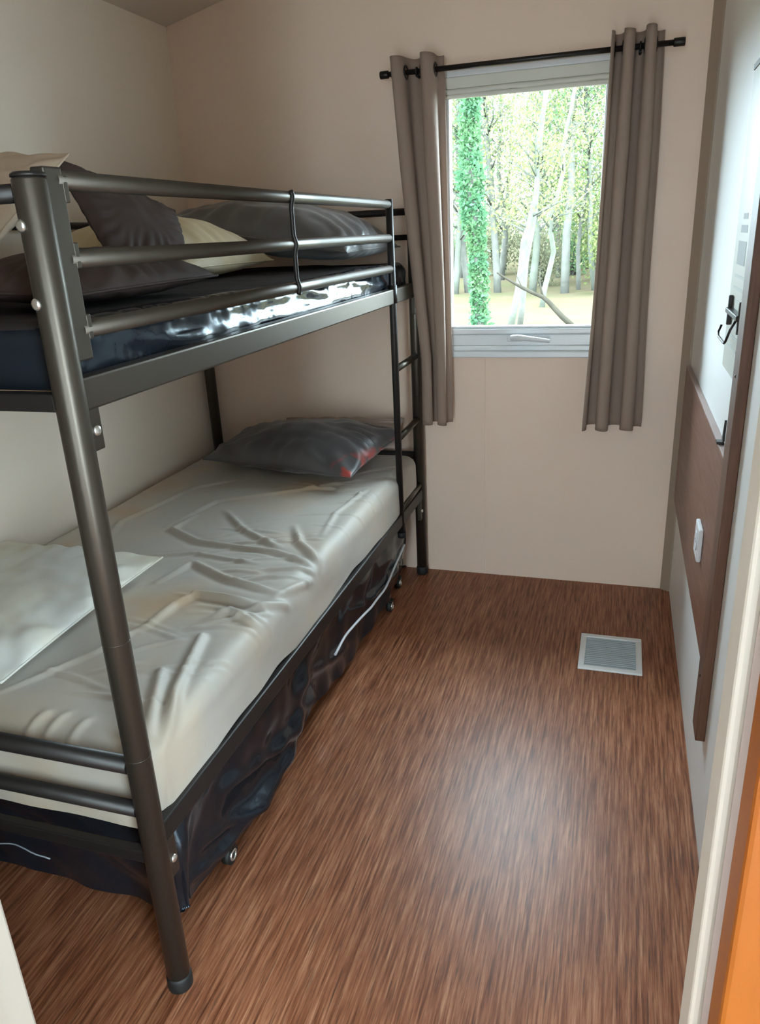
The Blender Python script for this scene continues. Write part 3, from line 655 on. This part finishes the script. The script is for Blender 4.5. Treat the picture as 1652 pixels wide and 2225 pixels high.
# floor vent
vt = empty('floor_vent'); tag(vt, 'white slatted vent plate set in the brown floor', 'vent')
VX0, VX1, VY0, VY1 = 1.661, 1.868, -.684, -.446
for a, b_ in (((VX0, VY0, 0), (VX1, VY0+.022, .007)), ((VX0, VY1-.022, 0), (VX1, VY1, .007)), ((VX0, VY0+.022, 0), (VX0+.020, VY1-.022, .007)), ((VX1-.020, VY0+.022, 0), (VX1, VY1-.022, .007))):
    box('vent_frame', a, b_, 'vent', vt, .002)
box('vent_tray', (VX0+.018, VY0+.02, .0003), (VX1-.018, VY1-.02, .0015), 'vent_in', vt)
for k in range(16):
    y = VY0+.028 + k*(VY1-VY0-.056)/15
    box('vent_slat', (VX0+.019, y-.0038, .0016), (VX1-.019, y+.0038, .0052), 'vent_slat', vt, .001, 1)

# ------------------------------------------------------------------ outdoors
def gz(x, y):
    b_ = -.85 + .55*min(1, max(0, (y-10)/20)) + .12*nz(x*.15, y*.15) + .04*nz(x*.6, y*.6)
    return b_ + max(0, y-30)*.015
gx = np.linspace(-45, 35, 130); gy = np.linspace(.4, 90, 130); G = np.zeros((130, 130, 3))
for i, x in enumerate(gx):
    for j_, y in enumerate(gy): G[i, j_] = (x, y, gz(x, y))
gr = grid_obj('ground', G, 'ground'); gr['kind'] = 'structure'; gr['label'] = 'pale leaf-strewn woodland ground outside the window'; gr['category'] = 'ground'

def leaves(name, pts, size, material, parent, jitter=.5, flat=False):
    V, F = [], []
    for p in pts:
        s_ = size*random.uniform(.6, 1.4); a = Vector((random.uniform(-1,1), random.uniform(-1,1), random.uniform(-1,1))).normalized(); b_ = a.orthogonal().normalized()
        b_ = Matrix.Rotation(random.uniform(0, 6.28), 3, a) @ b_; c_ = a.cross(b_); p = Vector(p); k = len(V)
        V += [tuple(p), tuple(p+b_*s_*.5+c_*s_*.3+a*s_*.08), tuple(p+b_*s_), tuple(p+b_*s_*.5-c_*s_*.3+a*s_*.08)]; F += [(k, k+1, k+2), (k, k+2, k+3)]
    me = bpy.data.meshes.new(name); me.from_pydata(V, [], F); me.update(); o = link(name, me, material, parent); o['kind'] = 'stuff'; return o
def trunk_path(base, top, n=12, wob=.1, seed=0):
    base, top = Vector(base), Vector(top); r = []
    for k in range(n):
        t = k/(n-1); p = base.lerp(top, t); a = wob*math.sin(PI*min(1, t*1.1))
        r.append(p + Vector((a*nz(t*3, seed), a*nz(t*3, seed+9), 0)))
    return r
def tree(name, label, base, top, r0, r1, bark, leafm=None, nleaf=0, lsize=.07, nbr=8, seed=0, spread=1.2, group='bare woodland trees outside', wob=.25, cat='tree', lo=.35, cloud=.55):
    random.seed(seed*31+5)
    root = empty(name); tag(root, label, cat, group)
    path = trunk_path(base, top, 12, wob, seed); n = len(path)
    tube('trunk', path, [r0+(r1-r0)*k/(n-1) for k in range(n)], bark, root, 10)
    tips = []
    bm = bmesh.new()
    for k in range(nbr):
        t = random.uniform(lo, .98); i = min(n-2, int(t*(n-1))); p = path[i].lerp(path[i+1], t*(n-1)-i)
        a = random.uniform(0, 2*PI); L = spread*random.uniform(.5, 1.2)*(1.15-t*.6)
        e = p + Vector((math.cos(a)*L, math.sin(a)*L, L*random.uniform(.3, 1.0))); m_ = p.lerp(e, .5) + Vector((random.uniform(-.1,.1), random.uniform(-.1,.1), random.uniform(0,.15)))*L
        rr = (r0+(r1-r0)*t)*.42; add_tube(bm, [p, m_, e], [rr, rr*.6, rr*.25], 6); tips += [m_, e, m_.lerp(e, .5)]
        for q in range(3):
            s_ = m_.lerp(e, random.random()); e2 = s_ + Vector((random.uniform(-1,1), random.uniform(-1,1), random.uniform(0,1)))*L*.4
            add_tube(bm, [s_, e2], [rr*.3, rr*.12], 5); tips.append(e2)
    bm_obj('branches', bm, bark, root)
    if leafm and nleaf:
        pts = []
        for q in range(nleaf):
            c_ = random.choice(tips); pts.append(c_ + Vector((random.gauss(0,1), random.gauss(0,1), random.gauss(0,.8)))*cloud*spread*.5)
        leaves('foliage', pts, lsize, leafm, root)
    return root
# the ivy-clad trunk
random.seed(3)
iv = empty('ivy_tree'); tag(iv, 'upright tree trunk thickly covered in bright green ivy', 'tree')
ip = trunk_path((-.72, 11, gz(-.72, 11)-.05), (-1.02, 11.1, 5.6), 14, .12, 4)
tube('trunk', ip, [.085-.003*k for k in range(14)], 'bark', iv, 12)
pts = []
for q in range(7500):
    t = random.random()**.9; i = min(12, int(t*13)); p = ip[i].lerp(ip[i+1], t*13-i); a = random.uniform(0, 2*PI)
    rr = .10+.045*nz(t*9, 5) + abs(random.gauss(0, .035)) + (.05 if .35 < t < .5 else 0); pts.append(p + Vector((math.cos(a)*rr, math.sin(a)*rr, 0)))
leaves('ivy', pts, .085, 'ivy', iv)
# leaning pale trees
tree('leaning_tree', 'pale slender trunk leaning to the right behind the ivy tree', (-.62,14,gz(-.62,14)-.05), (.10,14.3,4.4), .080, .04, 'bark_lt', 'leaf_y', 1500, .07, 14, 21, .9, None, .55)
tree('leaning_tree', 'thin grey trunk rising close beside the pale leaning trunk', (-.50,14.8,gz(-.5,14.8)-.05), (-.02,15,4.6), .07, .04, 'bark', 'leaf_y', 900, .06, 10, 22, .9, None, .3)
tree('forked_tree', 'crooked pale tree with a fork bending right near the branch', (-.32,18,gz(-.32,18)-.05), (.30,18.2,4.6), .075, .04, 'bark_lt', 'leaf_y', 1300, .065, 14, 23, 1.0, None, .6)
# many slim trees of the wood
rnd = random.Random(11)
specs = [(-3.49,22),(-3.15,22.4),(-2.15,22.2),(-1.02,22),(0.0,21.6),(.36,22.4),(.86,22),(1.15,22.6),(-2.6,26),(-1.7,27),(-.6,26.5),(-4.4,27.5),(-5.2,30),(.7,27),(-3.4,32),(-2.2,33),(-.9,32),(-6.2,34),(.2,34),(-4.6,37),(-7.4,40),(-2.9,40),(-1.4,42),(1.6,30),(2.4,24),(-5.4,22),(-7.0,27),(3.6,22.5),(4.6,26),(3.4,30),(5.9,23.5),(5.2,33),(7.4,27),(7.0,36),(9.2,31),(3.9,39),(10.5,37),(9.0,24)]
words = ['grey','brown','slender','dark','knotty','thin','leafless','straight','twiggy']
_u = ['','first','second','third','fourth','fifth','sixth','seventh','eighth','ninth']
ORD = _u[1:] + ['tenth','eleventh','twelfth','thirteenth','fourteenth','fifteenth','sixteenth','seventeenth','eighteenth','nineteenth']
ORD += [q for t_, th in (('twenty','twentieth'), ('thirty','thirtieth')) for q in [th] + [t_+'-'+u for u in _u[1:]]]
def view_order(pts):            # left to right as seen through the window from the doorway
    a = sorted(range(len(pts)), key=lambda i: (pts[i][0]-1.733)/(pts[i][1]+2.96)); return {i: r for r, i in enumerate(a)}
_vo = view_order(specs)
for k, (x, y) in enumerate(specs):
    hgt = rnd.uniform(5.5, 8.5)*(1+.02*(y-20)); r0 = rnd.uniform(.07, .14)
    tree('woodland_tree', '%s slim %s woodland tree with %s leaves, %s from the left outside' % ('near' if y < 25 else 'far', 'grey' if k % 3 else 'pale', ['yellow-green','light green','tan'][k % 3], ORD[_vo[k]]), (x, y, gz(x, y)-.05), (x+rnd.uniform(-.7,.7), y+rnd.uniform(-.5,.5), hgt), r0, r0*.35,
         'bark' if k % 3 else 'bark_lt', ['leaf_y','leaf_g','leaf_dry'][k % 3], 2600, .10, 22, 40+k, 1.5, 'slim woodland trees outside the window', .35, lo=.2, cloud=.7)
# undergrowth bushes
def bush(label, x, y, rx, rz, leafm, n, seed, size=.07):
    random.seed(seed); root = empty('shrub'); tag(root, label, 'shrub', 'undergrowth shrubs outside the window')
    z = gz(x, y); bm = bmesh.new(); pts = []
    for k in range(16):
        a = random.uniform(0, 2*PI); L = random.uniform(.5, 1); e = Vector((x+math.cos(a)*rx*L, y+math.sin(a)*rx*L, z+rz*random.uniform(.5, 1)))
        b0 = Vector((x+random.uniform(-.1,.1), y+random.uniform(-.1,.1), z-.03)); m_ = b0.lerp(e, .5)+Vector((0,0,rz*.12)); add_tube(bm, [b0, m_, e], [.018, .012, .005], 5)
        for q in range(n//16):
            pts.append(b0.lerp(e, random.random()**.5) + Vector((random.gauss(0,.18)*rx, random.gauss(0,.18)*rx, random.gauss(0,.12)*rz)))
    bm_obj('stems', bm, 'bark', root); leaves('foliage', pts, size, leafm, root)
_sh = ((.9,25,1.4,3.4,'leaf_y',1800),(1.6,21,1.0,2.8,'leaf_y',1400),(-.2,28,1.5,3.0,'leaf_g',1600),(-1.6,30,1.6,2.6,'leaf_dry',1500),(-3.2,29,1.6,2.6,'leaf_dry',1500),(-4.8,33,1.8,3.0,'leaf_g',1500),(-.9,24,.9,1.9,'leaf_dry',900),(.2,31,1.8,4.0,'leaf_y',1800),(-6.5,36,2.2,3.4,'leaf_dry',1500),(1.9,33,2.0,4.2,'leaf_g',1500),(-2.6,37,2.4,3.6,'leaf_dry',1500),(-.6,40,2.6,4.2,'leaf_g',1500),(4.2,34,2.4,4.2,'leaf_y',1500),(6.4,31,2.2,3.8,'leaf_g',1500),(8.6,38,2.8,4.6,'leaf_dry',1500),(3.4,26,1.2,2.6,'leaf_dry',1000))
_so = view_order([(q[0], q[1]) for q in _sh])
for k, (x, y, rx, rz, lm, n) in enumerate(_sh):
    bush('leafy woodland shrub with %s leaves, %s shrub from the left outside' % ({'leaf_y': 'yellow-green', 'leaf_g': 'light green', 'leaf_dry': 'tan'}[lm], ORD[_so[k]]), x, y, rx, rz, M[lm], n*2, 80+k, .11)
random.seed(5)
# dead branch in the near view
db = empty('dead_branch'); tag(db, 'bare dead branch slanting down to the right with a fork', 'branch')
tube('branch_stem', [(.34,6,.93),(.382,6,.905),(.50,6.02,.83),(.628,6,.76),(.75,6,.70),(.862,6,.654),(.93,6.02,.59),(.993,6,.526),(1.09,5.98,.43),(1.188,6,.341),(1.55,6.1,-.10),(1.9,6.3,-.87)], [.007,.010,.014,.018,.020,.024,.026,.029,.031,.033,.04,.05], 'deadwood', db, 8)
tube('branch_fork', [(.862,6,.654),(.83,6.03,.76),(.815,6.05,.86),(.813,6.1,.98)], [.014,.010,.007,.003], 'deadwood', db, 7)
tube('branch_twig', [(.628,6,.76),(.60,6.05,.80),(.52,6.15,.93)], [.008,.006,.003], 'deadwood', db, 6)
